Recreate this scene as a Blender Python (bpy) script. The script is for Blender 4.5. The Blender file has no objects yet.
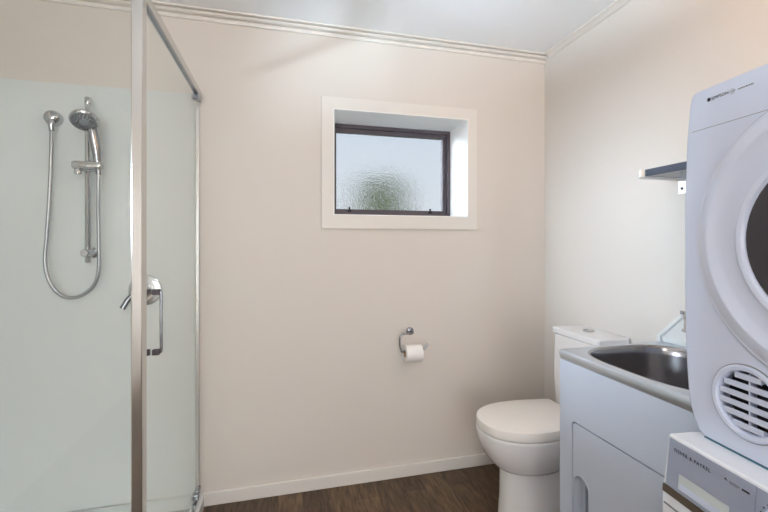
import bpy, bmesh, math
from mathutils import Vector, Matrix
PI = math.pi
scene = bpy.context.scene
C = scene.collection

# ------------------------------------------------------------------ camera
cam_data = bpy.data.cameras.new('camera')
cam_data.sensor_width = 36.0
cam_data.lens = 400 / 768 * 36.0
cam_data.shift_y = -12 / 768
cam_data.clip_start = 0.02
cam = bpy.data.objects.new('camera', cam_data)
C.objects.link(cam)
cam.location = (0, 0, 1.275)
cam.rotation_euler = (math.radians(90), 0, math.radians(-14.1))
scene.camera = cam

# ------------------------------------------------------------------ world (bright overcast sky)
world = bpy.data.worlds.new('sky')
scene.world = world
world.use_nodes = True
wn = world.node_tree.nodes
wl = world.node_tree.links
bg = wn['Background']
tc = wn.new('ShaderNodeTexCoord')
sep = wn.new('ShaderNodeSeparateXYZ')
rampw = wn.new('ShaderNodeValToRGB')
rampw.color_ramp.elements[0].position = 0.0
rampw.color_ramp.elements[0].color = (0.90, 0.95, 1.0, 1)
rampw.color_ramp.elements[1].position = 0.7
rampw.color_ramp.elements[1].color = (0.62, 0.78, 1.0, 1)
wl.new(tc.outputs['Generated'], sep.inputs[0])
wl.new(sep.outputs['Z'], rampw.inputs[0])
wl.new(rampw.outputs[0], bg.inputs['Color'])
# brighter haze towards the hidden sun, up and to the left beyond the back wall
dot = wn.new('ShaderNodeVectorMath'); dot.operation = 'DOT_PRODUCT'
dot.inputs[1].default_value = Vector((-0.74, 0.60, 0.30)).normalized()
nrm = wn.new('ShaderNodeVectorMath'); nrm.operation = 'NORMALIZE'
wl.new(tc.outputs['Generated'], nrm.inputs[0]); wl.new(nrm.outputs[0], dot.inputs[0])
mr = wn.new('ShaderNodeMapRange'); mr.interpolation_type = 'SMOOTHSTEP'
mr.inputs['From Min'].default_value = 0.80; mr.inputs['From Max'].default_value = 1.0
mr.inputs['To Min'].default_value = 0.74; mr.inputs['To Max'].default_value = 16.0
wl.new(dot.outputs['Value'], mr.inputs['Value']); wl.new(mr.outputs[0], bg.inputs['Strength'])

# ------------------------------------------------------------------ lamps
def area(name, loc, rot, sx, sy, power, col, shape='RECTANGLE'):
    l = bpy.data.lights.new(name, 'AREA')
    l.shape = shape; l.size = sx; l.size_y = sy
    l.energy = power; l.color = col
    o = bpy.data.objects.new(name, l); C.objects.link(o)
    o.location = loc; o.rotation_euler = rot
    return o
# added cool beam on the right wall, through a made-up left-wall opening
g = area('added_side_beam', (-3.0, 0.08, 1.62), (0, 0, 0), 0.34, 0.36, 120, (0.72, 0.86, 1.0))
g.rotation_euler = (Vector((1.5, 1.45, 1.35)) - g.location).to_track_quat('-Z', 'Y').to_euler()
# added uplight to brighten the ceiling through that opening; no paving exists
g = area('added_ceiling_uplight', (-3.4, -0.36, 0.46), (0, 0, 0), 1.7, 0.34, 640, (0.66, 0.83, 1.0))
g.rotation_euler = (Vector((0.9, 0.95, 2.4)) - g.location).to_track_quat('-Z', 'Y').to_euler()
# added soft light from behind the camera, through an opening cut for it
area('added_rear_light', (-0.15, -3.3, 1.1), (math.radians(90), 0, 0), 1.9, 1.9, 49, (1.0, 0.995, 0.985))
# added fill bulb above the camera, and the warm lamp at upper right
def bulb(name, loc, radius, power, col):
    l = bpy.data.lights.new(name, 'POINT'); l.energy = power; l.color = col; l.shadow_soft_size = radius
    o = bpy.data.objects.new(name, l); C.objects.link(o); o.location = loc
    return o
bulb('added_fill_bulb', (-0.15, -0.25, 1.95), 0.17, 15, (1.0, 0.98, 0.96))
bulb('ceiling_lamp_warm', (1.34, 0.42, 2.24), 0.06, 6.6, (1.0, 0.53, 0.20))

scene.view_settings.view_transform = 'Standard'
scene.view_settings.look = 'None'
scene.view_settings.gamma = 1.0
scene.view_settings.use_curve_mapping = False
scene.view_settings.exposure = 0.13
scene.cycles.use_denoising = True
scene.cycles.max_bounces = 14
scene.cycles.diffuse_bounces = 6
scene.cycles.glossy_bounces = 6
scene.cycles.transmission_bounces = 10
scene.cycles.transparent_max_bounces = 16

# ================================================================== helpers
MW = {}          # world matrices of things, by object name

def lin(c):
    return tuple((v / 12.92 if v <= 0.04045 else ((v + 0.055) / 1.055) ** 2.4) for v in c)

def rgb(r, g, b):
    return lin((r / 255, g / 255, b / 255))

def mat(name, col, rough=0.5, metal=0.0, noise=0.0, nscale=40.0, bump=0.0, bscale=120.0, coat=0.0, spec=None, stretch=None):
    m = bpy.data.materials.new(name)
    m.use_nodes = True
    nt = m.node_tree
    b = nt.nodes['Principled BSDF']
    b.inputs['Base Color'].default_value = (*col, 1)
    b.inputs['Roughness'].default_value = rough
    b.inputs['Metallic'].default_value = metal
    b.inputs['Coat Weight'].default_value = coat
    if spec is not None:
        b.inputs['Specular IOR Level'].default_value = spec
    if noise or bump:
        t = nt.nodes.new('ShaderNodeTexCoord')
        src = t.outputs['Object']
        if stretch:
            mp = nt.nodes.new('ShaderNodeMapping')
            mp.inputs['Scale'].default_value = stretch
            nt.links.new(src, mp.inputs[0]); src = mp.outputs[0]
    if noise:
        n = nt.nodes.new('ShaderNodeTexNoise')
        n.inputs['Scale'].default_value = nscale
        n.inputs['Detail'].default_value = 4
        r = nt.nodes.new('ShaderNodeValToRGB')
        r.color_ramp.elements[0].color = (*[max(0, v * (1 - noise)) for v in col], 1)
        r.color_ramp.elements[1].color = (*[min(1, v * (1 + noise)) for v in col], 1)
        nt.links.new(src, n.inputs['Vector'])
        nt.links.new(n.outputs['Fac'], r.inputs[0])
        nt.links.new(r.outputs[0], b.inputs['Base Color'])
    if bump:
        n2 = nt.nodes.new('ShaderNodeTexNoise')
        n2.inputs['Scale'].default_value = bscale
        n2.inputs['Detail'].default_value = 3
        bp = nt.nodes.new('ShaderNodeBump')
        bp.inputs['Strength'].default_value = bump
        bp.inputs['Distance'].default_value = 0.002
        nt.links.new(src, n2.inputs['Vector'])
        nt.links.new(n2.outputs['Fac'], bp.inputs['Height'])
        nt.links.new(bp.outputs[0], b.inputs['Normal'])
    return m

def glass_mat(name, tint, ior=1.45):
    """clear sheet glass: tinted see-through plus fresnel reflection"""
    m = bpy.data.materials.new(name); m.use_nodes = True
    nt = m.node_tree; nt.nodes.clear()
    out = nt.nodes.new('ShaderNodeOutputMaterial')
    mix = nt.nodes.new('ShaderNodeMixShader')
    tr = nt.nodes.new('ShaderNodeBsdfTransparent'); tr.inputs[0].default_value = (*tint, 1)
    gl = nt.nodes.new('ShaderNodeBsdfGlossy'); gl.inputs['Roughness'].default_value = 0.02
    gl.inputs[0].default_value = (0.95, 1, 0.98, 1)
    fr = nt.nodes.new('ShaderNodeFresnel'); fr.inputs[0].default_value = ior
    # only the face that is met from the air side reflects; sheet glass does not trap light inside
    ge = nt.nodes.new('ShaderNodeNewGeometry')
    inv = nt.nodes.new('ShaderNodeMath'); inv.operation = 'SUBTRACT'; inv.inputs[0].default_value = 1.0
    mu = nt.nodes.new('ShaderNodeMath'); mu.operation = 'MULTIPLY'
    nt.links.new(ge.outputs['Backfacing'], inv.inputs[1])
    nt.links.new(fr.outputs[0], mu.inputs[0]); nt.links.new(inv.outputs[0], mu.inputs[1])
    nt.links.new(mu.outputs[0], mix.inputs[0])
    nt.links.new(tr.outputs[0], mix.inputs[1]); nt.links.new(gl.outputs[0], mix.inputs[2])
    nt.links.new(mix.outputs[0], out.inputs[0])
    return m

def tagthing(o, label, cat, group=None):
    o['label'] = label; o['category'] = cat
    if group: o['group'] = group
    return o

def thing(name, label, cat, loc=(0, 0, 0), rotz=0.0):
    o = bpy.data.objects.new(name, None)
    o.empty_display_size = 0.05
    C.objects.link(o)
    o.location = loc; o.rotation_euler = (0, 0, rotz)
    MW[o.name] = Matrix.Translation(loc) @ Matrix.Rotation(rotz, 4, 'Z')
    return tagthing(o, label, cat)

def structure(o):
    o['kind'] = 'structure'
    return o

def obj(name, bm, m, parent=None, world=False, smooth=None, label=None):
    """link a bmesh as one mesh object; world=True means the shape is given in world coordinates"""
    root = parent
    while root is not None and root.parent is not None:
        root = root.parent
    if world and root is not None and root.name in MW:
        bm.transform(MW[root.name].inverted())
    bmesh.ops.recalc_face_normals(bm, faces=bm.faces[:])
    if smooth is not None:
        lim = math.radians(smooth)
        for f in bm.faces: f.smooth = True
        for e in bm.edges:
            if len(e.link_faces) == 2 and e.calc_face_angle(0) > lim:
                e.smooth = False
    me = bpy.data.meshes.new(name)
    bm.to_mesh(me); bm.free()
    for mm in (m if isinstance(m, (list, tuple)) else [m]):
        me.materials.append(mm)
    o = bpy.data.objects.new(name, me)
    C.objects.link(o)
    if parent is not None: o.parent = parent
    if label: o['label'] = label
    return o

def add_box(bm, x0, x1, y0, y1, z0, z1, bevel=0.0, seg=2):
    tmp = bmesh.new()
    bmesh.ops.create_cube(tmp, size=1)
    for v in tmp.verts:
        v.co = Vector(((x0 + x1) / 2 + v.co.x * (x1 - x0), (y0 + y1) / 2 + v.co.y * (y1 - y0), (z0 + z1) / 2 + v.co.z * (z1 - z0)))
    if bevel:
        bmesh.ops.bevel(tmp, geom=tmp.edges[:], offset=bevel, segments=seg, affect='EDGES', profile=0.5)
    me = bpy.data.meshes.new('tmp'); tmp.to_mesh(me); tmp.free()
    bm.from_mesh(me); bpy.data.meshes.remove(me)
    return bm

def box(x0, x1, y0, y1, z0, z1, bevel=0.0, seg=2):
    return add_box(bmesh.new(), x0, x1, y0, y1, z0, z1, bevel, seg)

def loft(rings, cap0=True, cap1=True, closed=True, bm=None):
    bm = bm or bmesh.new()
    rv = [[bm.verts.new(p) for p in r] for r in rings]
    n = len(rings[0])
    for a, b in zip(rv, rv[1:]):
        for i in range(n if closed else n - 1):
            j = (i + 1) % n
            try: bm.faces.new((a[i], a[j], b[j], b[i]))
            except ValueError: pass
    if cap0: bm.faces.new(rv[0][::-1])
    if cap1: bm.faces.new(rv[-1])
    return bm

def tube(path, r, seg=14, bm=None, radii=None):
    pts = [Vector(p) for p in path]
    rings = []
    up = None
    for i, p in enumerate(pts):
        d = (pts[min(i + 1, len(pts) - 1)] - pts[max(i - 1, 0)]).normalized()
        if up is None:
            up = d.orthogonal().normalized()
        else:
            up = (up - d * up.dot(d)).normalized()
        s = d.cross(up)
        rr = radii[i] if radii else r
        rings.append([p + (up * math.cos(2 * PI * k / seg) + s * math.sin(2 * PI * k / seg)) * rr for k in range(seg)])
    return loft(rings, bm=bm)

def spline(pts, n=10):
    """Catmull-Rom through points"""
    P = [Vector(p) for p in pts]
    P = [P[0] * 2 - P[1]] + P + [P[-1] * 2 - P[-2]]
    out = []
    for i in range(1, len(P) - 2):
        a, b, c, d = P[i - 1], P[i], P[i + 1], P[i + 2]
        for k in range(n):
            t = k / n
            out.append(0.5 * ((2 * b) + (c - a) * t + (2 * a - 5 * b + 4 * c - d) * t * t + (3 * b - a - 3 * c + d) * t ** 3))
    out.append(P[-2])
    return out

def lathe(profile, origin, axis, seg=48, cap=True, bm=None):
    """profile = list of (radius, distance along axis)"""
    ax = Vector(axis).normalized()
    u = ax.orthogonal().normalized(); w = ax.cross(u)
    o = Vector(origin)
    rings = [[o + ax * h + (u * math.cos(2 * PI * k / seg) + w * math.sin(2 * PI * k / seg)) * max(r, 1e-5) for k in range(seg)] for r, h in profile]
    return loft(rings, cap, cap, bm=bm)

def rrect(x0, x1, y0, y1, r, n=6):
    """rounded rectangle outline, r = radius or (r for x1y1, x0y1, x0y0, x1y0)"""
    rs = r if isinstance(r, (tuple, list)) else (r,) * 4
    out = []
    for (cx, cy, a0, rr) in ((x1, y1, 0, rs[0]), (x0, y1, 90, rs[1]), (x0, y0, 180, rs[2]), (x1, y0, 270, rs[3])):
        ox = cx - rr if cx == x1 else cx + rr
        oy = cy - rr if cy == y1 else cy + rr
        for k in range(n + 1):
            a = math.radians(a0 + 90 * k / n)
            out.append((ox + rr * math.cos(a), oy + rr * math.sin(a)))
    return out

def ellipse(cx, cy, rx, ry, n=40):
    return [(cx + rx * math.cos(2 * PI * k / n), cy + ry * math.sin(2 * PI * k / n)) for k in range(n)]

def plate(loops, to3, depth, bm=None):
    """flat sheet from a list of outlines (first the outer one, others are holes), pushed back by vector depth"""
    bm = bm or bmesh.new()
    edges = []
    for lp in loops:
        vs = [bm.verts.new(to3(*p)) for p in lp]
        for i in range(len(vs)):
            edges.append(bm.edges.new((vs[i], vs[(i + 1) % len(vs)])))
    res = bmesh.ops.triangle_fill(bm, use_beauty=True, use_dissolve=False, edges=edges)
    faces = [g for g in res['geom'] if isinstance(g, bmesh.types.BMFace)]
    ext = bmesh.ops.extrude_face_region(bm, geom=faces, use_keep_orig=True)
    vs = [g for g in ext['geom'] if isinstance(g, bmesh.types.BMVert)]
    bmesh.ops.translate(bm, verts=vs, vec=Vector(depth))
    return bm

def text(name, body, size, m, parent, loc, rot=(PI / 2, 0, 0), spacing=1.0, width=0.05, label=None):
    cu = bpy.data.curves.new(name, 'FONT')
    cu.body = body; cu.size = size; cu.extrude = 0.0002
    cu.space_character = spacing
    cu.resolution_u = 3
    tmp = bpy.data.objects.new('tmp', cu); C.objects.link(tmp)
    dg = bpy.context.evaluated_depsgraph_get(); dg.update()
    me = bpy.data.meshes.new_from_object(tmp.evaluated_get(dg))
    bpy.data.objects.remove(tmp); bpy.data.curves.remove(cu)
    me.name = name
    me.materials.clear(); me.materials.append(m)
    o = bpy.data.objects.new(name, me); C.objects.link(o)
    o.parent = parent; o.location = loc; o.rotation_euler = rot; xs = [v.co.x for v in me.vertices]; o.scale = (width / (max(xs) - min(xs)), 1, 1)
    if label: o['label'] = label
    return o

# ================================================================== materials
M_wall = mat('wall_paint', rgb(222, 216, 209), 0.55, noise=0.012, nscale=3, bump=0.05, bscale=260)
M_ceil = mat('ceiling_paint', rgb(245, 247, 249), 0.6, noise=0.01, nscale=3)
M_trim = mat('trim_paint', rgb(230, 226, 220), 0.35, noise=0.01, nscale=8)
M_reveal = mat('reveal_paint_lit', rgb(250, 250, 249), 0.35, noise=0.01, nscale=8)  # white lining paint, lightened to stand in for window light
M_alu = mat('bronze_aluminium', rgb(92, 85, 91), 0.6, 0.0, noise=0.05, nscale=60)
M_black = mat('black_plastic', rgb(24, 24, 27), 0.45, noise=0.05, nscale=60)
M_chrome = mat('chrome', (0.60, 0.61, 0.63), 0.10, 1.0, noise=0.01, nscale=10)
M_darkchrome = mat('dark_chrome', (0.33, 0.34, 0.37), 0.16, 1.0, noise=0.02, nscale=10)
M_polish = mat('polished_aluminium', (0.64, 0.64, 0.63), 0.14, 1.0, noise=0.02, nscale=8)
M_satin = mat('satin_aluminium', (0.70, 0.70, 0.70), 0.26, 1.0, noise=0.02, nscale=8)
M_hose = mat('hose_metal', (0.44, 0.45, 0.47), 0.28, 1.0, bump=0.3, bscale=400)
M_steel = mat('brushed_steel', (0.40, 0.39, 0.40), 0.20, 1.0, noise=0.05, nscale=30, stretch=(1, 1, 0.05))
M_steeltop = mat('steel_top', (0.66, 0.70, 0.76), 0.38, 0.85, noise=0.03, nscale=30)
M_acryl = mat('white_acrylic', rgb(224, 229, 229), 0.18, noise=0.006, nscale=4, coat=0.2)
M_ceramic = mat('white_ceramic', rgb(238, 236, 236), 0.08, noise=0.005, nscale=6, coat=0.3)
M_seat = mat('seat_plastic', rgb(250, 247, 243), 0.25, noise=0.005, nscale=6)
M_cab = mat('cabinet_enamel', rgb(204, 213, 229), 0.32, noise=0.008, nscale=6)
M_white = mat('appliance_white', rgb(211, 219, 239), 0.25, noise=0.006, nscale=6)
M_gloss = mat('glossy_door_plastic', rgb(213, 220, 239), 0.09, noise=0.006, nscale=6, coat=0.4)
M_washer = mat('washer_white_lit', rgb(238, 241, 247), 0.25, noise=0.006, nscale=6)  # lighter copy of the appliance white, standing in for light on the washer top
M_grey = mat('panel_grey', rgb(158, 166, 186), 0.35, noise=0.01, nscale=30)
M_panel = mat('dryer_panel', rgb(222, 224, 230), 0.30, noise=0.006, nscale=8)
M_silver = mat('recess_silver', rgb(205, 214, 216), 0.28, noise=0.05, nscale=8)
M_bronze = mat('bronze_strip', rgb(104, 92, 80), 0.3, 0.5, noise=0.03, nscale=12)
M_ink = mat('ink', rgb(28, 30, 36), 0.5, noise=0.02, nscale=50)
M_inkgrey = mat('ink_grey', rgb(128, 130, 136), 0.5, noise=0.02, nscale=50)
M_teal = mat('seam_shade_teal', rgb(72, 128, 150), 0.5, noise=0.03, nscale=30)  # shade of the seam between dryer and washer, put in as colour
M_tint = mat('tinted_door_glass', rgb(46, 43, 53), 0.08, 0.0, noise=0.06, nscale=8, coat=0.2)
M_ventdark = mat('vent_dark', rgb(40, 38, 46), 0.7, noise=0.1, nscale=30)
M_shelf = mat('shelf_grey', rgb(74, 82, 98), 0.22, noise=0.05, nscale=20)
M_paper = mat('tissue_paper', rgb(244, 242, 240), 0.9, noise=0.01, nscale=60, bump=0.15, bscale=300)
M_card = mat('cardboard', rgb(150, 122, 92), 0.85, noise=0.06, nscale=60)
M_glass = glass_mat('shower_glass', (0.970, 0.979, 0.973))
M_bush = mat('bush_leaves', rgb(92, 106, 46), 0.7, noise=0.5, nscale=14)
M_lawn = mat('lawn', rgb(126, 126, 108), 0.9, noise=0.3, nscale=9)
M_brush = mat('nozzle_grey', rgb(96, 98, 102), 0.5, noise=0.05, nscale=60)

# timber plank floor
M_floor = bpy.data.materials.new('timber_planks'); M_floor.use_nodes = True
nt = M_floor.node_tree; pb = nt.nodes['Principled BSDF']
t = nt.nodes.new('ShaderNodeTexCoord')
mp = nt.nodes.new('ShaderNodeMapping'); mp.inputs['Rotation'].default_value = (0, 0, PI / 2)
mp.inputs['Location'].default_value = (0.13, 0.03, 0)
br = nt.nodes.new('ShaderNodeTexBrick')
br.inputs['Color1'].default_value = (*rgb(110, 87, 64), 1); br.inputs['Color2'].default_value = (*rgb(80, 61, 43), 1)
br.inputs['Mortar'].default_value = (*rgb(34, 27, 22), 1)
br.inputs['Scale'].default_value = 1.0; br.inputs['Mortar Size'].default_value = 0.0010
br.inputs['Brick Width'].default_value = 0.92; br.inputs['Row Height'].default_value = 0.125
br.inputs['Bias'].default_value = 0.0
mp2 = nt.nodes.new('ShaderNodeMapping'); mp2.inputs['Scale'].default_value = (24, 3.0, 1)
nz = nt.nodes.new('ShaderNodeTexNoise'); nz.inputs['Scale'].default_value = 3.0; nz.inputs['Detail'].default_value = 7; nz.inputs['Roughness'].default_value = 0.65
rp = nt.nodes.new('ShaderNodeValToRGB')
rp.color_ramp.elements[0].position = 0.36; rp.color_ramp.elements[0].color = (0.40, 0.38, 0.36, 1)
rp.color_ramp.elements[1].position = 0.66; rp.color_ramp.elements[1].color = (1.5, 1.48, 1.45, 1)
mul = nt.nodes.new('ShaderNodeMix'); mul.data_type = 'RGBA'; mul.blend_type = 'MULTIPLY'; mul.inputs['Factor'].default_value = 1.0
L = nt.links.new
L(t.outputs['Object'], mp.inputs[0]); L(mp.outputs[0], br.inputs['Vector'])
L(t.outputs['Object'], mp2.inputs[0]); L(mp2.outputs[0], nz.inputs['Vector'])
L(nz.outputs['Fac'], rp.inputs[0]); L(br.outputs['Color'], mul.inputs['A']); L(rp.outputs[0], mul.inputs['B'])
L(mul.outputs['Result'], pb.inputs['Base Color'])
pb.inputs['Roughness'].default_value = 0.42

# obscure (rippled) window glass
M_obscure = bpy.data.materials.new('obscure_glass'); M_obscure.use_nodes = True
nt = M_obscure.node_tree; pb = nt.nodes['Principled BSDF']; L = nt.links.new
pb.inputs['Base Color'].default_value = (0.96, 0.98, 0.99, 1)
pb.inputs['Transmission Weight'].default_value = 1.0
pb.inputs['Roughness'].default_value = 0.18
pb.inputs['IOR'].default_value = 1.25
t = nt.nodes.new('ShaderNodeTexCoord')
vz = nt.nodes.new('ShaderNodeTexVoronoi'); vz.inputs['Scale'].default_value = 190
mpz = nt.nodes.new('ShaderNodeMapping'); mpz.inputs['Scale'].default_value = (1.0, 1.0, 0.6)
bp = nt.nodes.new('ShaderNodeBump'); bp.inputs['Strength'].default_value = 0.45; bp.inputs['Distance'].default_value = 0.004
L(t.outputs['Object'], mpz.inputs[0]); L(mpz.outputs[0], vz.inputs['Vector']); L(vz.outputs['Distance'], bp.inputs['Height']); L(bp.outputs[0], pb.inputs['Normal'])

# ================================================================== the room
XL, XR, YF, YB, ZC = -1.30, 1.528, -3.20, 2.105, 2.405
WX0, WX1, WZ0, WZ1 = 0.2540, 1.0190, 1.4275, 1.984          # window opening
structure(obj('floor', box(XL - .12, XR + .12, YF - .12, YB + .3, -0.08, 0.0), M_floor))
structure(obj('ceiling', box(XL - .12, XR + .12, YF - .12, YB + .3, ZC, ZC + .08), M_ceil))

def xz(y): return lambda a, b: (a, y, b)
def yz(x): return lambda a, b: (x, a, b)
def sq(x0, x1, z0, z1): return [(x0, z0), (x1, z0), (x1, z1), (x0, z1)]
structure(obj('wall_back', plate([sq(XL - .12, XR + .12, 0, ZC), sq(WX0, WX1, WZ0, WZ1)], xz(YB), (0, .30, 0)), M_wall))
structure(obj('wall_right', box(XR, XR + .12, YF - .12, YB, 0, ZC), M_wall))
structure(obj('wall_left', plate([sq(YF - .12, YB, 0, ZC), sq(0.40, 0.87, 1.27, 1.70)], yz(XL), (-.12, 0, 0)), M_wall))
structure(obj('wall_front', plate([sq(XL, XR, 0, ZC), sq(-1.10, .80, .12, 2.08)], xz(YF), (0, -.12, 0)), M_wall))

# baseboards, square-edged
structure(obj('baseboard_back', box(-0.383, XR, YB - .012, YB, 0, 0.066, .004), M_trim))
structure(obj('baseboard_right', box(XR - .012, XR, 1.25, YB - .0125, 0, 0.066, .002), M_trim))

# stepped cornices
def cornice(profile, a, b, along):
    rings = []
    for s in (a, b):
        rings.append([((s, YB - p, z) if along == 'x' else (XR - p, s, z)) for p, z in profile])
    return loft(rings)
prof = [(0, 2.360), (.010, 2.360), (.012, 2.366), (.012, 2.374), (.005, 2.3755), (.005, 2.380), (.024, 2.382), (.029, 2.388), (.029, 2.393), (.020, 2.394), (.020, 2.398), (.042, 2.399), (.044, ZC), (0, ZC)]
structure(obj('trim_1', cornice(prof, XL, XR, 'x'), M_trim))
prof2 = [(0, 2.376), (.005, 2.377), (.010, 2.382), (.016, 2.390), (.024, 2.396), (.030, 2.399), (.031, ZC), (0, ZC)]
structure(obj('trim_2', cornice(prof2, YF, YB - .046, 'y'), M_wall))

# window: casing, deep lining, bronze aluminium frame, awning sash with obscure glass
win = bpy.data.objects.new('window_1', None); C.objects.link(win); structure(win)
win['label'] = 'small bronze-framed awning window of rippled glass set deep in the back wall'
win.location = (0.638, YB, 1.7); MW['window_1'] = Matrix.Translation((0.638, YB, 1.7))
obj('casing', plate([sq(0.192, 1.074, 1.357, 2.044), sq(WX0, WX1, WZ0, WZ1)], xz(YB - .014), (0, .0138, 0)), M_trim, win, True)
lining = plate([sq(WX0 - .0005, WX1 + .0005, WZ0 - .0005, WZ1 + .0005), sq(WX0 + .004, WX1 - .004, WZ0 + .004, WZ1 - .004)], xz(YB - .0145), (0, .25, 0))
obj('reveal_lining', lining, M_reveal, win, True)
FX0, FX1, FZ0, FZ1 = WX0 + .004, WX1 - .004, WZ0 + .004, WZ1 - .004
yf = YB + .23
obj('frame', plate([sq(FX0, FX1, FZ0, FZ1), sq(FX0 + .020, FX1 - .020, FZ0 + .030, FZ1 - .020)], xz(yf), (0, .06, 0)), M_alu, win, True)
sash = plate([sq(FX0 + .021, FX1 - .021, FZ0 + .031, FZ1 - .021), sq(FX0 + .043, FX1 - .043, FZ0 + .050, FZ1 - .044)], xz(yf + .018), (0, .032, 0))
sash = obj('sash', sash, M_alu, win, True)
obj('pane', box(FX0 + .041, FX1 - .041, yf + .030, yf + .035, FZ0 + .048, FZ1 - .042), M_obscure, sash, True)
for xs in (FX0 + .12, FX1 - .13):
    b = box(xs - .005, xs + .005, yf + .004, yf + .016, FZ0 + .040, FZ0 + .062, .002)
    add_box(b, xs - .012, xs + .012, yf + .002, yf + .017, FZ0 + .034, FZ0 + .044, .002)
    obj('window_stay', b, M_black, sash, True)

# made-up opening in the left wall, unseen, shaped to pass the added lights
w2 = bpy.data.objects.new('added_side_opening', None); C.objects.link(w2); structure(w2)
w2['label'] = 'added white-framed opening in the left wall to let light in'
obj('frame', plate([sq(0.40, 0.87, 1.27, 1.70), sq(0.415, 0.855, 1.285, 1.685)], yz(XL - .03), (-.05, 0, 0)), M_trim, w2)

# outside: lawn and a bush beyond the window
o = structure(obj('ground_outside', box(-12, 14, YB + .3, 26, -0.30, -0.10), M_lawn))
import random
random.seed(4)
bush = thing('garden_bush', 'green bush outside seen blurred through the rippled window glass', 'bush', (1.12, 4.6, -0.1))
bm = bmesh.new()
for k in range(420):
    a = random.uniform(0, 2 * PI); hgt = random.uniform(0, 1) ** 0.8
    rad = 0.44 * math.sqrt(max(0.02, 1 - (hgt * 1.02 - 0.2) ** 2 * 1.1)) * random.uniform(.55, 1)
    c = Vector((rad * math.cos(a), rad * math.sin(a), 0.3 + hgt * 1.82))
    n = Vector((random.uniform(-1, 1), random.uniform(-1, 1), random.uniform(-.3, 1))).normalized()
    u = n.orthogonal().normalized(); w = n.cross(u); s = random.uniform(.06, .12)
    vs = [bm.verts.new(c + u * s), bm.verts.new(c + w * s * .5 + n * .02), bm.verts.new(c - u * s), bm.verts.new(c - w * s * .5 + n * .02)]
    bm.faces.new(vs)
obj('foliage', bm, M_bush, bush)
obj('stem', tube([(0, 0, 0), (.02, 0, .6), (0, .02, 1.4)], .05, radii=[.06, .045, .02]), M_card, bush)

# ================================================================== shower
SX = -0.397                                                  # door plane
tray = thing('shower_tray', 'low white shower tray behind the glass screen', 'shower tray', (-0.85, 1.68, 0))
tb = bmesh.new()
def tring(ins, z, r): return [(x, y, z) for x, y in rrect(XL + ins, -0.372 - ins, 1.240 + ins, YB - ins, max(r, .004), 5)]
loft([tring(.001, 0.0, .02), tring(.001, .058, .02), tring(.007, .0645, .016), tring(.045, .0645, .03), tring(.055, .056, .03), tring(.075, .036, .04), tring(.30, .030, .05)], bm=tb)
obj('basin', tb, M_acryl, tray, True, 40)
obj('waste', lathe([(.001, .0), (.045, 0), (.045, .003), (.038, .005), (.001, .005)], (-.85, 1.68, .0295), (0, 0, 1), 32), M_chrome, tray, True, 40)

liner = thing('shower_liner', 'glossy white acrylic wall lining sheet inside the shower', 'wall lining', (-0.85, YB, 0.066))
obj('back_sheet', box(XL + .0005, -0.4145, YB - .005, YB - .0004, 0.0655, 2.0, .0012), M_acryl, liner, True)
obj('side_sheet', box(XL + .0004, XL + .005, 1.285, YB - .0055, 0.0655, 2.0, .0012), M_acryl, liner, True)

scr = thing('shower_screen', 'framed clear glass shower screen with a polished corner post', 'shower screen', (SX, 1.268, 0.0655))
ZB, ZT = 0.0655, 2.010
pp = rrect(-0.411, -0.383, 1.247, 1.289, .003, 2)
obj('corner_post', loft([[(x, y, z) for x, y in pp] for z in (ZB, ZT)]), M_polish, scr, True)
# fixed return panel
obj('fixed_panel', box(-1.285, -0.412, 1.264, 1.270, ZB + .022, ZT - .02), M_glass, scr, True)
obj('panel_head_rail', box(XL + .006, -0.411, 1.252, 1.284, ZT - .035, ZT, .003), M_polish, scr, True)
obj('panel_sill_rail', box(XL + .006, -0.411, 1.252, 1.284, ZB, ZB + .028, .003), M_polish, scr, True)
obj('panel_wall_channel', box(XL + .0055, XL + .024, 1.252, 1.284, ZB + .03, ZT - .036, .003), M_polish, scr, True)
# door
bm = box(SX - .013, SX + .013, 1.2895, YB - .0005, ZT - .030, ZT, .003)
obj('door_head_rail', bm, M_polish, scr, True)
obj('door_head_seal', box(SX - .008, SX + .010, 1.2895, YB - .0235, ZT - .0355, ZT - .0302, .001), M_darkchrome, scr, True)
obj('door_wall_channel', box(SX - .014, SX + .004, YB - .022, YB - .0006, ZB, ZT - .031, .003), M_satin, scr, True)
door = obj('door', box(SX - .003, SX + .003, 1.293, YB - .024, ZB + .016, ZT - .036), M_glass, scr, True)
obj('door_edge_strip', box(SX - .006, SX + .006, 1.2895, 1.300, ZB + .012, ZT - .038, .002), M_satin, door, True)
obj('door_sill', box(SX - .010, SX + .010, 1.300, YB - .022, ZB + .001, ZB + .013, .002), M_satin, door, True)
for zz in (ZT - .05, ZB + .035):
    b = box(SX - .016, SX + .016, YB - .10, YB - .068, zz - .014, zz + .012, .004)
    add_box(b, SX - .010, SX + .012, YB - .075, YB - .024, zz - .004, zz + .016, .003)
    obj('pivot', b, M_darkchrome, door, True)
hx, hy = SX + .028, 1.375
b = tube(spline([(SX + .003, hy, 1.126), (hx - .006, hy, 1.126), (hx, hy, 1.120), (hx, hy, 1.08), (hx, hy, .985), (hx, hy, .946), (hx - .006, hy, .940), (SX + .003, hy, .940)], 6), .0045, 10)
hd_o = obj('door_handle', b, M_darkchrome, door, True, 40)
for zz in (1.126, .940):
    mb = box(SX + .0035, hx - .0035, hy - .009, hy + .009, zz - .009, zz + .009, .003)
    add_box(mb, SX - .016, SX - .0035, hy - .009, hy + .009, zz - .009, zz + .009, .003)
    obj('handle_mount', mb, M_alu, scr, True)

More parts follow.
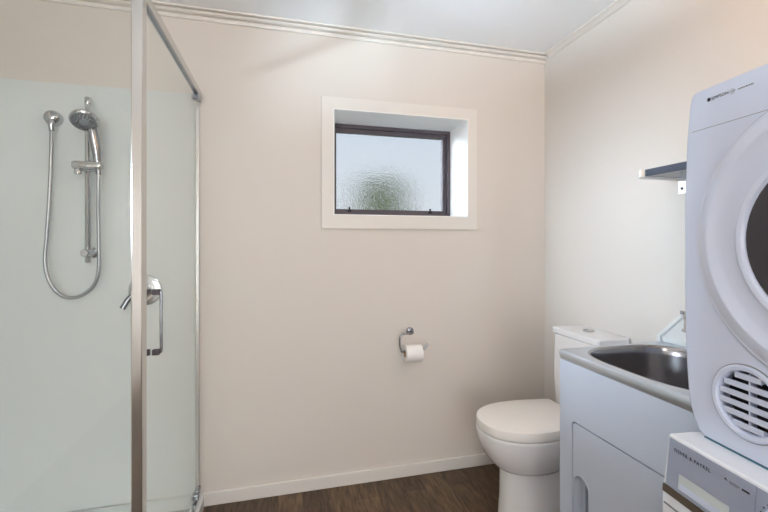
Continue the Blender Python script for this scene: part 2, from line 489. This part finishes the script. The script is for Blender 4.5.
# slide rail
rail = thing('shower_slide_rail', 'vertical chrome slide rail on the white shower lining', 'shower rail', (-0.845, 2.05, 1.19))
obj('rail_tube', lathe([(.011, 1.192), (.012, 1.195), (.012, 1.893), (.0135, 1.895), (.0135, 1.925), (.011, 1.928)], (-.845, 2.05, 0), (0, 0, 1), 24), M_chrome, rail, True, 40)
for zz in (1.2355, 1.815):
    b = lathe([(.024, 0), (.024, .006), (.016, .010), (.0145, .06), (.018, .064), (.018, .082), (.014, .088)], (-.845, YB - .0055, zz), (0, -1, 0), 28)
    obj('wall_mount', b, M_chrome, rail, True, 40)
b = box(-.888, -.772, 1.992, 2.030, 1.600, 1.636, .012, 3)
add_box(b, -.872, -.818, 2.02, 2.074, 1.596, 1.640, .012, 3)
b2 = lathe([(.013, 0), (.015, .004), (.015, .018), (.010, .022)], (-.868, 2.012, 1.600), (0, 0, -1), 20)
me = bpy.data.meshes.new('tmp'); b2.to_mesh(me); b2.free(); b.from_mesh(me)
obj('slider', b, M_chrome, rail, True, 40)

# hand shower with its hose
hs = thing('hand_shower', 'chrome hand shower with round head and looped metal hose', 'hand shower', (-0.835, 2.0, 1.62))
hd = Vector((0.12, -0.56, -0.82)).normalized()
hc = Vector((-.822, 1.965, 1.808))
b = lathe([(.010, -.034), (.022, -.030), (.038, -.018), (.050, -.004), (.054, .006), (.054, .014), (.050, .018)], hc, hd, 40)
head = obj('spray_head', b, M_chrome, hs, True, 40)
obj('spray_face', lathe([(.049, .0182), (.047, .021), (.020, .0215), (.019, .0225), (.001, .0225)], hc, hd, 40), M_darkchrome, head, True, 40)
u = hd.orthogonal().normalized(); w = hd.cross(u)
b = bmesh.new()
for rr, nn in ((.040, 22), (.031, 16), (.0235, 12)):
    for k in range(nn):
        a = 2 * PI * k / nn
        lathe([(.0026, .0205), (.0026, .0235), (.0012, .0245)], hc + (u * math.cos(a) + w * math.sin(a)) * rr, hd, 8, bm=b)
nz_o = obj('nozzles', b, M_brush, head, True)
nz_o['kind'] = 'stuff'
b = tube(spline([(-.822, 1.985, 1.822), (-.812, 1.998, 1.79), (-.805, 2.004, 1.74), (-.796, 2.008, 1.68), (-.790, 2.010, 1.612), (-.789, 2.011, 1.580)], 6), .015, 18,
         radii=[.014 + .006 * math.sin(PI * min(1, k / 22)) - (.004 if k > 24 else 0) for k in range(31)])
obj('handle', b, M_darkchrome, hs, True, 50)
hp = spline([(-.789, 2.011, 1.584), (-.791, 2.015, 1.50), (-.797, 2.03, 1.40), (-.798, 2.04, 1.24), (-.803, 2.045, 1.15), (-.824, 2.05, 1.088), (-.865, 2.05, 1.049), (-.905, 2.05, 1.037), (-.945, 2.05, 1.048),
             (-.978, 2.05, 1.085), (-1.000, 2.05, 1.14), (-1.008, 2.05, 1.205), (-1.003, 2.052, 1.30), (-.995, 2.055, 1.467), (-.990, 2.058, 1.62), (-.988, 2.06, 1.775)], 14)
rad = [.0072 + (.0007 if k % 2 else 0) for k in range(len(hp))]
obj('hose', tube(hp, .0075, 12, radii=rad), M_hose, hs, True, 60)

el = thing('hose_wall_outlet', 'round chrome hose outlet on the shower wall beside the rail', 'water outlet', (-1.0, YB - .0055, 1.83))
b = lathe([(.030, 0), (.0335, .003), (.0335, .022), (.030, .036), (.020, .046), (.004, .050)], (-.992, YB - .0055, 1.834), (0, -1, 0), 36)
obj('rosette', b, M_chrome, el, True, 40)
b = lathe([(.011, 0), (.013, -.004), (.013, -.022), (.0105, -.030), (.0105, -.046)], (-.988, 2.06, 1.818), (0, 0, 1), 24)
obj('spigot', b, M_chrome, el, True, 40)

mx = thing('shower_mixer', 'chrome shower mixer with round plate and lever', 'shower mixer', (-0.63, YB - .0055, 1.058))
obj('wall_plate', lathe([(.070, 0), (.072, .003), (.070, .007), (.060, .010), (.040, .012)], (-.63, YB - .0055, 1.058), (0, -1, 0), 48), M_chrome, mx, True, 40)
b = lathe([(.032, .010), (.034, .014), (.032, .040), (.026, .052), (.010, .058)], (-.63, YB - .0055, 1.058), (0, -1, 0), 36)
obj('cartridge_dome', b, M_chrome, mx, True, 40)
b = tube(spline([(-.635, 2.050, 1.066), (-.660, 2.040, 1.046), (-.682, 2.030, 1.020), (-.700, 2.024, .985)], 5), .013, 14)
obj('lever', b, M_darkchrome, mx, True, 50)

# ================================================================== toilet roll and holder
tp = thing('toilet_roll_holder', 'bent chrome wire toilet roll holder on the back wall', 'toilet roll holder', (0.672, YB, 0.79))
obj('rosette', lathe([(.019, 0), (.021, .003), (.021, .012), (.016, .017), (.009, .019)], (.674, YB - .0002, .797), (0, -1, 0), 32), M_darkchrome, tp, True, 40)
RYc, RZ = YB - .062, .702
b = tube(spline([(.674, YB - .018, .797), (.674, YB - .055, .797), (.668, RYc, .797), (.640, RYc, .797), (.616, RYc, .794), (.603, RYc, .782), (.600, RYc, .765), (.601, RYc, .732), (.612, RYc, RZ), (.630, RYc, RZ),
                 (.70, RYc, RZ), (.724, RYc, RZ), (.743, RYc, RZ + .012), (.757, RYc, RZ + .034)], 8), .0055, 12)
obj('wire_arm', b, M_darkchrome, tp, True, 60)
roll = thing('toilet_roll', 'white toilet paper roll on the chrome wire holder', 'toilet paper', (.67, RYc, RZ - .062))
rc = (0, RYc, RZ - .0125)
b = bmesh.new()
loft([[(x, rc[1] + r * math.cos(2 * PI * k / 48), rc[2] + r * math.sin(2 * PI * k / 48)) for k in range(48)] for x, r in
      ((.628, .0195), (.628, .045), (.6295, .0465), (.7175, .0465), (.719, .045), (.719, .0195), (.628, .0195))], False, False, bm=b)
bmesh.ops.remove_doubles(b, verts=b.verts[:], dist=1e-5)
obj('paper', b, M_paper, roll, True, 40)
b = bmesh.new()
loft([[(x, rc[1] + r * math.cos(2 * PI * k / 32), rc[2] + r * math.sin(2 * PI * k / 32)) for k in range(32)] for x, r in
      ((.627, .0193), (.720, .0193), (.720, .0181), (.627, .0181), (.627, .0193))], False, False, bm=b)
bmesh.ops.remove_doubles(b, verts=b.verts[:], dist=1e-5)
obj('cardboard_core', b, M_card, roll, True, 40, label='brown cardboard core')
# loose tail of paper hanging at the back of the roll
b = bmesh.new()
tail = [(rc[1] - .0468 * math.cos(a), rc[2] + .0468 * math.sin(a)) for a in (2.2, 2.6, 3.0)] + [(rc[1] + .0466, rc[2] - .018), (rc[1] + .045, rc[2] - .040)]
loft([[(x, y + dy, z) for x in (.6295, .7215) for dy in ((0, .0006) if x < .7 else (.0006, 0))] for y, z in tail], bm=b)
obj('paper_tail', b, M_paper, roll, True, 40)

# ================================================================== toilet  (local: x towards the tub, y towards the wall)
wc = thing('toilet', 'white ceramic toilet with closed lid and cistern against the right wall', 'toilet', (.862, 1.643, 0), -PI / 2)
def dshape(front, half, mid, back, halfback, z, n=28):
    """D outline: elliptical nose from y=front to y=mid, sides to y=back"""
    pts = []
    for k in range(n + 1):
        a = PI * k / n
        ca, sa = math.cos(a), math.sin(a)
        x = -half * math.copysign(abs(ca) ** 0.86, ca); y = mid - (mid - front) * abs(sa) ** 0.92
        pts.append((x, y, z))
    m = 5
    for k in range(1, m):
        f = k / m; pts.append((half + (halfback - half) * f * f, mid + (back - mid - .02) * f, z))
    pts += [(halfback, back - .012, z), (halfback - .004, back - .003, z), (halfback - .014, back, z),
            (-halfback + .014, back, z), (-halfback + .004, back - .003, z), (-halfback, back - .012, z)]
    for k in range(m - 1, 0, -1):
        f = k / m; pts.append((-half - (halfback - half) * f * f, mid + (back - mid - .02) * f, z))
    return pts
# pan: rim, belly, pedestal
ped = [dshape(.098, .118, .30, .664, .112, 0.0), dshape(.100, .115, .30, .664, .110, .012), dshape(.106, .104, .30, .664, .104, .12), dshape(.108, .100, .29, .664, .103, .24), dshape(.125, .098, .29, .664, .103, .33), dshape(.16, .09, .29, .664, .100, .40)]
pm = loft(ped)
bowl = [dshape(.150, .050, .26, .36, .02, .244), dshape(.112, .092, .265, .40, .035, .249), dshape(.086, .116, .265, .44, .050, .262), dshape(.058, .137, .26, .50, .070, .286), dshape(.032, .154, .255, .57, .100, .320),
        dshape(.013, .165, .25, .64, .130, .358), dshape(.002, .171, .245, .664, .145, .392), dshape(-.003, .1745, .24, .664, .150, .420), dshape(-.003, .175, .24, .664, .151, .430), dshape(-.001, .173, .24, .664, .150, .4335)]
loft(bowl, bm=pm)
obj('pan', pm, M_ceramic, wc, smooth=50)
seat = [dshape(.012, .164, .24, .452, .142, .4345), dshape(.011, .165, .24, .453, .143, .4365), dshape(.011, .165, .24, .453, .143, .4400)]
obj('seat', loft(seat), M_seat, wc, smooth=50)
lid = [dshape(.006, .170, .24, .460, .150, .4405), dshape(.0015, .1745, .24, .464, .153, .442), dshape(.001, .175, .24, .465, .154, .444), dshape(.001, .175, .24, .465, .154, .4745), dshape(.002, .174, .24, .464, .153, .4775), dshape(.006, .170, .24, .462, .150, .479)]
lb = loft(lid, True, False)
top = dshape(.004, .174, .24, .462, .150, .4785)
bmesh.ops.contextual_create(lb, geom=[e for e in lb.edges if e.is_boundary])
obj('lid', lb, M_seat, wc, smooth=28)
for s in (-1, 1):
    obj('hinge', lathe([(.012, 0), (.013, .002), (.013, .04), (.012, .042)], (s * .085 - .021, .478, .452), (1, 0, 0), 20), M_chrome, wc, smooth=40)
def crect(ins, z, r=.018): return [(x, y, z) for x, y in rrect(-.158 + ins, .158 - ins, .489 + ins, 0.664, r, 5)]
obj('cistern', loft([crect(.012, .434), crect(.008, .46), crect(.002, .60), crect(.004, .8145), crect(.005, .8155), crect(.013, .8158), crect(.013, .8215)]), M_ceramic, wc, smooth=40)
cl = obj('cistern_lid', loft([crect(.0, .8215), crect(-.004, .8235), crect(-.004, .843), crect(-.001, .848), crect(.006, .850)]), M_ceramic, wc, smooth=30)
obj('flush_button', lathe([(.026, .850), (.027, .852), (.027, .855), (.024, .857), (.023, .855), (.002, .856)], (0, .577, 0), (0, 0, 1), 32), M_chrome, cl, smooth=40)

# ================================================================== laundry tub (local: x along the front towards the camera, y towards the wall)
tub = thing('laundry_tub', 'white laundry tub cabinet with a stainless steel bowl beside the toilet', 'laundry tub', (.964, 1.2411, 0), -PI / 2)
TW, TD = .52, .563
fo = lambda a, b: (a, 0.0, b)
front = plate([sq(0, TW, 0.0, .8655), rrect(.0605, TW - .0605, .06, .6685, .018)], fo, (0, .018, 0))
add_box(front, 0, .016, .018, TD, 0, .8655)
add_box(front, TW - .016, TW, .018, TD, 0, .8655)
add_box(front, .016, TW - .016, TD - .012, TD, 0, .8655)
add_box(front, .016, TW - .016, .018, TD - .012, 0.04, .056)
obj('cabinet', front, M_cab, tub)
hole = rrect(.075, .139, .300, .494, .0315, 10)
dr = plate([rrect(.066, TW - .066, .063, .664, .014), hole], lambda a, b: (a, .0005, b), (0, .016, 0))
td = obj('door', dr, M_cab, tub)
rim = [[(x, y, z) for x, z in rrect(.075 - g, .139 + g, .300 - g, .494 + g, .0315 + g, 10)] for g, y in ((.0035, .0008), (.0025, -.0014), (.0, -.0014), (-.0015, .003), (-.003, .024))]
b = loft(rim, False, True)
obj('finger_pull', b, mat('pull_plastic', rgb(188, 196, 208), .3, noise=.01), td, smooth=50)
b = box(.118, .134, .004, .020, .315, .476, .004)
obj('catch_tab', b, mat('catch_grey', rgb(122, 132, 148), .4, noise=.02), td)

# pressed steel top with bowl
def sup(cx, cy, rx, ry, z, e=3.2, n=64):
    out = []
    for k in range(n):
        a = 2 * PI * k / n
        ca, sa = math.cos(a), math.sin(a)
        out.append((cx + rx * math.copysign(abs(ca) ** (2 / e), ca), cy + ry * math.copysign(abs(sa) ** (2 / e), sa), z))
    return out
bcx, bcy, brx, bry = .264, .226, .243, .209
ztop = .900
b = bmesh.new()
def orect(ins, z): return [(x, y, z) for x, y in rrect(-.004 + ins, TW + .002 - ins, -.006 + ins, TD - ins * .2, .010, 3)]
vs_r = [orect(.013, .866), orect(.004, .8672), orect(.0005, .880), orect(.0, .888), orect(.0015, .8940), orect(.005, .8978), orect(.011, ztop)]
loft(vs_r, False, False, bm=b)
b.edges.ensure_lookup_table()
inner = sup(bcx, bcy, brx, bry, ztop)
nv = [b.verts.new(p) for p in inner]
e_in = [b.edges.new((nv[i], nv[(i + 1) % len(nv)])) for i in range(len(nv))]
e_out = [e for e in b.edges if e.is_boundary and all(abs(v.co.z - ztop) < 1e-6 for v in e.verts) and e not in e_in]
bmesh.ops.triangle_fill(b, use_beauty=True, edges=e_in + e_out)
steel_top = obj('steel_top', b, M_steeltop, tub, smooth=35)
bw = [sup(bcx, bcy, brx, bry, ztop), sup(bcx, bcy, brx - .002, bry - .002, ztop + .0015), sup(bcx, bcy, brx - .006, bry - .006, ztop), sup(bcx, bcy, brx - .010, bry - .010, ztop - .006), sup(bcx, bcy, brx - .013, bry - .013, ztop - .03), sup(bcx, bcy, brx - .022, bry - .022, ztop - .18),
      sup(bcx, bcy, brx - .034, bry - .034, ztop - .225), sup(bcx, bcy, brx - .06, bry - .06, ztop - .245), sup(bcx, bcy, .05, .05, ztop - .252, 2), sup(bcx, bcy, .03, .03, ztop - .258, 2)]
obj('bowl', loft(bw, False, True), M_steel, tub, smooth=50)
obj('bowl_waste', lathe([(.04, 0), (.04, .004), (.03, .006), (.012, .004), (.002, .004)], (bcx, bcy, ztop - .2535), (0, 0, 1), 32), M_chrome, tub, smooth=40)
# sloping white tap landing along the wall
wedge = [(.446, ztop + .0125), (.446, ztop + .0185), (.549, .984), (TD, .984), (TD, ztop + .001), (.449, ztop + .001), (.449, ztop + .0125)]
b = loft([[(x, y, z) for y, z in wedge] for x in (.012, TW - .004)])
obj('tap_landing', b, M_acryl, tub, label='sloping white tap landing')
lip = [(.438, ztop + .002), (.436, ztop + .022), (.545, .992), (TD, .992), (TD, ztop + .001)]
b = loft([[(x, y, z) for y, z in lip] for x in (-.003, .0115)])
obj('landing_end_cap', b, M_acryl, tub)
# chrome tap
tap = thing('laundry_tap', 'chrome laundry tap standing on the sloping landing behind the bowl', 'tap', (1.478, 1.172, .955))
tx, ty = 1.474, 1.178
obj('body', lathe([(.022, .932), (.022, .950), (.015, .956), (.0135, .985), (.016, .990), (.016, .996)], (tx, ty, 0), (0, 0, 1), 24), M_chrome, tap, True, 40)
b = lathe([(.010, .996), (.0165, 1.000), (.018, 1.010), (.016, 1.020), (.006, 1.025)], (tx, ty, 0), (0, 0, 1), 24)
tube([(tx, ty, 1.012), (tx - .010, ty + .014, 1.016), (tx - .014, ty + .020, 1.015)], .0055, 10, bm=b, radii=[.006, .007, .0085])
obj('knob', b, M_chrome, tap, True, 40)
b = tube(spline([(tx, ty, .966), (tx - .02, ty - .03, .972), (tx - .045, ty - .065, .970), (tx - .060, ty - .085, .958), (tx - .064, ty - .09, .938)], 6), .009, 14)
obj('spout', b, M_chrome, tap, True, 50)

# ================================================================== wall shelf above the tub
sh = thing('wall_shelf', 'short dark grey shelf on metal brackets, on the right wall', 'shelf', (1.43, 1.0, 1.53))
obj('board', box(1.3265, XR - .0005, .62, 1.228, 1.5297, 1.5565, .002), M_shelf, sh, True)
M_zinc = mat('bracket_zinc', (.62, .63, .66), .35, .8, noise=.02)
for yy in (1.244, .64):
    b = box(XR - .0040, XR - .0003, yy - .016, yy + .016, 1.472, 1.575, .0012)
    add_box(b, 1.322, XR - .0042, yy - .0155, yy + .0155, 1.5255, 1.5292, .001)
    br_ = obj('bracket', b, M_zinc, sh, True)
    obj('screw', lathe([(.006, 0), (.005, .002), (.001, .003)], (XR - .0040, yy, 1.494), (-1, 0, 0), 14), M_black, br_, True)
    obj('bracket_tip', box(1.309, 1.326, yy - .0155, yy - .0035, 1.527, 1.558, .003), M_seat, br_, True, label='white front tip of the bracket')

# ================================================================== washing machine (local: x along its front, y into its depth)
RZ_APP = math.radians(-96.83)
wm = thing('washing_machine', 'white front-loading washing machine with a grey control panel, under the dryer', 'washing machine', (.8387, .718, 0), RZ_APP)
W, D = .60, .60
# side profile of the shell (y, z): upright front leaning back over the control panel
prof_w = [(D, .01), (D, .846), (D - .004, .85), (.006, .85), (.001, .847), (-.0100, .733), (-.0115, .715), (-.012, .70), (-.012, .05), (-.008, .01)]
b = loft([[(x, y, z) for y, z in prof_w] for x in (0.0, W)])
bmesh.ops.bevel(b, geom=[e for e in b.edges if abs(e.verts[0].co.x - e.verts[1].co.x) < 1e-6], offset=.004, segments=2, affect='EDGES')
shell = obj('shell', b, M_washer, wm, smooth=30)
for xx in (.05, W - .05):
    for yy in (.05, D - .05):
        obj('foot', lathe([(.02, 0), (.02, .011)], (xx, yy, 0), (0, 0, 1), 16), M_black, wm)
# a point on the leaning control face, off = distance out of it
fy0, fz0, fy1, fz1 = .001, .847, -.0100, .733
fl = math.hypot(fy1 - fy0, fz1 - fz0); fd = ((fy1 - fy0) / fl, (fz1 - fz0) / fl); fn = (-abs(fd[1]), -fd[0] * -1)
fn = (fd[1], -fd[0])
lean = math.atan2(-(fy0 - fy1), (fz0 - fz1))
def face(x, z, off=0.0):
    k = (fz0 - z) / (fz0 - fz1)
    return Vector((x, fy0 + (fy1 - fy0) * k + fn[0] * off, z + fn[1] * off))
def faceplate(loops, off, th): return plate(loops, lambda a, c: face(a, c, off), (0, -fn[0] * th, -fn[1] * th))
cp = obj('control_panel', faceplate([sq(.007, .1915, .741, .8435), sq(.0365, .148, .747, .780)], .0018, .0022), M_grey, wm)
obj('drawer_recess', faceplate([rrect(.036, .1485, .7465, .7805, .002, 2)], .0006, .0004), M_silver, cp, label='pale silver recess of the detergent drawer')
b = faceplate([sq(.040, .145, .7485, .760)], .0012, .0006)
obj('drawer_grip', b, M_white, cp)
obj('dial_panel', faceplate([sq(.193, W - .007, .741, .8435)], .0018, .0022), M_grey, wm)
c0 = face(.242, .796, .002)
axis = Vector((0, fn[0], fn[1]))
dl = obj('program_dial', lathe([(.036, 0), (.036, .003), (.030, .004), (.029, .020), (.026, .024), (.002, .025)], c0, axis, 40), M_white, wm, smooth=40)
b = bmesh.new()
for k in range(24):
    a = 2 * PI * k / 24
    lathe([(.0012, .0), (.0012, .0012)], c0 + (Vector((1, 0, 0)) * math.cos(a) + Vector((0, -fd[0], -fd[1])) * math.sin(a)) * .041, axis, 6, bm=b)
obj('dial_marks', b, M_ink, dl)
obj('trim_strip', faceplate([sq(.0015, W - .0015, .7235, .7395)], .0035, .0045), M_bronze, wm, label='bronze strip under the control panel')
obj('front_seam', box(.004, W - .004, -.0135, -.0110, .697, .7005), M_inkgrey, wm)
wd = obj('door', lathe([(.17, 0), (.17, .010), (.160, .022), (.135, .028), (.120, .020), (.112, .010), (.001, .024)], (W / 2, -.0115, .42), (0, -1, 0), 64), [M_washer, M_tint], wm, smooth=30)
for p in wd.data.polygons:
    cc = p.center
    if math.hypot(cc.x - W / 2, cc.z - .42) < .116 and len(p.vertices) <= 64 and math.hypot(cc.x - W / 2, cc.z - .42) < .114: p.material_index = 1
text('brand_lettering', 'FISHER & PAYKEL', .0105, M_ink, cp, face(.0215, .8200, .0022), (PI / 2 + lean, 0, 0), 1.3, .084)
text('model_lettering', 'A', .0075, M_ink, cp, face(.134, .8235, .0022), (PI / 2 + lean, 0, 0), 1, .006)
b = faceplate([sq(.1445, .164, .8245, .8265)], .0024, .0004)
add = faceplate([sq(.1445, .160, .8215, .8228)], .0024, .0004)
me = bpy.data.meshes.new('tmp'); add.to_mesh(me); add.free(); b.from_mesh(me)
obj('capacity_marks', b, M_inkgrey, cp)
obj('capacity_badge', faceplate([sq(.168, .1815, .8230, .8265)], .0024, .0004), M_ink, cp)

# ================================================================== clothes dryer on top of the washing machine
dry = thing('clothes_dryer', 'white vented clothes dryer stacked on the washing machine', 'clothes dryer', (.902, .727, .850), RZ_APP)
DW, DD, DH = .595, .55, .770
def dout(ins, y):
    """front outline (x, z): narrower at the foot, small radii on top"""
    pts = []
    left = [(.042, .004), (.028, .012), (.015, .034), (.006, .062), (.001, .095), (-.003, .14), (-.007, .22), (-.009, .34), (-.008, .52), (-.003, .66), (.004, .735), (.007, .755), (.012, .7645), (.020, .769)]
    cx, cz = DW / 2, .38
    seq = left + [(DW - x, z) for x, z in reversed(left)]
    return [(x + (ins if x < cx else -ins), y, max(.002 + min(ins, .003), z - (ins if z > .7 else 0)) if z < .05 else z - (ins if z > .7 else 0)) for x, z in seq]
b = bmesh.new()
rings = [dout(.0, DD), dout(.0, .024), dout(.001, .010), dout(.004, .003), dout(.009, .0)]
loft(rings, True, False, bm=b)
vc = (.139, .112); vR = .0716
front_loop = [v for v in b.verts if abs(v.co.y) < 1e-7]
e_out = [e for e in b.edges if e.is_boundary]
hv = [b.verts.new((x, 0, z)) for x, z in ellipse(*vc, vR - .004, vR - .004, 48)]
e_in = [b.edges.new((hv[i], hv[(i + 1) % 48])) for i in range(48)]
bmesh.ops.triangle_fill(b, use_beauty=True, edges=e_out + e_in)
ext = bmesh.ops.extrude_edge_only(b, edges=e_in)
bmesh.ops.translate(b, verts=[g for g in ext['geom'] if isinstance(g, bmesh.types.BMVert)], vec=(0, .040, 0))
obj('shell', b, M_white, dry, smooth=28)
# upper fascia seam
b = bmesh.new()
seam = [(.0155 + (DW - .031) * k / 30, .6765 + .002 * (abs(k - 15) / 15) ** 2) for k in range(31)]
tube([(x,   .0004, z) for x, z in seam], .0008, 8, bm=b)
obj('fascia_seam', b, M_inkgrey, dry)
# vent
vent = obj('vent_ring', lathe([(vR - .006, .004), (vR + .001, .0), (vR + .0015, .003), (vR - .003, .0055), (vR - .009, .0045), (vR - .012, -.002), (vR - .012, -.012)], (vc[0], 0, vc[1]), (0, -1, 0), 56, False), M_white, dry, smooth=35)
obj('vent_groove', lathe([(vR + .001, 0), (vR + .0035, .0), (vR + .0035, .0009), (vR + .001, .0009), (vR + .001, 0)], (vc[0], 0, vc[1]), (0, -1, 0), 56, False), M_inkgrey, dry, smooth=35)
obj('vent_cavity', lathe([(.002, 0), (vR - .005, 0), (vR - .005, .002), (.002, .002)], (vc[0], .036, vc[1]), (0, -1, 0), 40), M_ventdark, dry)
ri = vR - .0125
for k in range(6):
    zz = vc[1] + (k - 2.5) * .0195 + .001
    hw = math.sqrt(max(0, ri * ri - (abs(zz - vc[1]) + .003) ** 2)) - .001
    sec = [(.000, zz - .0062), (.0015, zz - .0068), (.014, zz - .0010), (.014, zz + .0004), (.002, zz + .0052), (-.0006, zz + .0044)]
    rg = [[(x, y, z) for y, z in sec] for x in (vc[0] - hw, vc[0] + hw)]
    obj('vent_slat', loft(rg), M_white, dry)
obj('vent_mullion', box(vc[0] - .0016, vc[0] + .0016, .004, .020, vc[1] - ri + .002, vc[1] + ri - .002), M_white, dry)
# round door
dc = (DW / 2, 0, .434)
pd = [(.2665, .0), (.2665, .0035), (.264, .0045), (.2605, .0045), (.2585, .0055), (.236, .0132), (.2335, .0134), (.2305, .0124), (.222, .0085), (.208, .0050), (.190, .0040), (.1775, .0045), (.176, .0090), (.1735, .0105), (.166, .0105), (.1635, .0095), (.161, .0035), (.158, .003)]
dd = obj('door', lathe(pd, dc, (0, -1, 0), 96, False), M_gloss, dry, smooth=25)
obj('door_gap', lathe([(.2662, 0), (.2690, .0), (.2690, .0008), (.2662, .0008), (.2662, 0)], dc, (0, -1, 0), 96, False), M_inkgrey, dry, smooth=35)
obj('door_glass', lathe([(.1595, .002), (.158, .0045), (.13, .0085), (.09, .0105), (.04, .0115), (.002, .012)], dc, (0, -1, 0), 64), M_tint, dd, smooth=40, label='dark tinted door glass')
obj('base_seam_strip', box(.046, DW - .046, .0005, .012, .0004, .0028), M_teal, dry, label='thin teal strip standing in for the shaded seam under the front edge')
# printing on the fascia
obj('brand_roundel', lathe([(.0042, .0), (.0042, .0006)], (.0575, .0002, .738), (0, -1, 0), 20), M_ink, dry)
text('brand_lettering', 'SIMPSON', .0100, M_ink, dry, (.0632, -.0003, .7345), (PI / 2, 0, 0), 1.05, .037)
b = lathe([(.0052, .0), (.0052, .0004), (.0044, .0004), (.0044, .0), (.0052, .0)], (.1085, .0002, .737), (0, -1, 0), 24, False)
add_box(b, .1055, .1150, -.0002, .0002, .7372, .7386)
add_box(b, .1065, .1125, -.0002, .0002, .7350, .7360)
obj('model_badge', b, M_inkgrey, dry)
b = bmesh.new()
for x0, x1 in ((.1205, .1240), (.1250, .1300), (.1310, .1340), (.1350, .1400), (.1410, .1450), (.1460, .1505)):
    add_box(b, x0, x1, -.0002, .0002, .7355, .7382)
obj('model_lettering', b, M_inkgrey, dry)
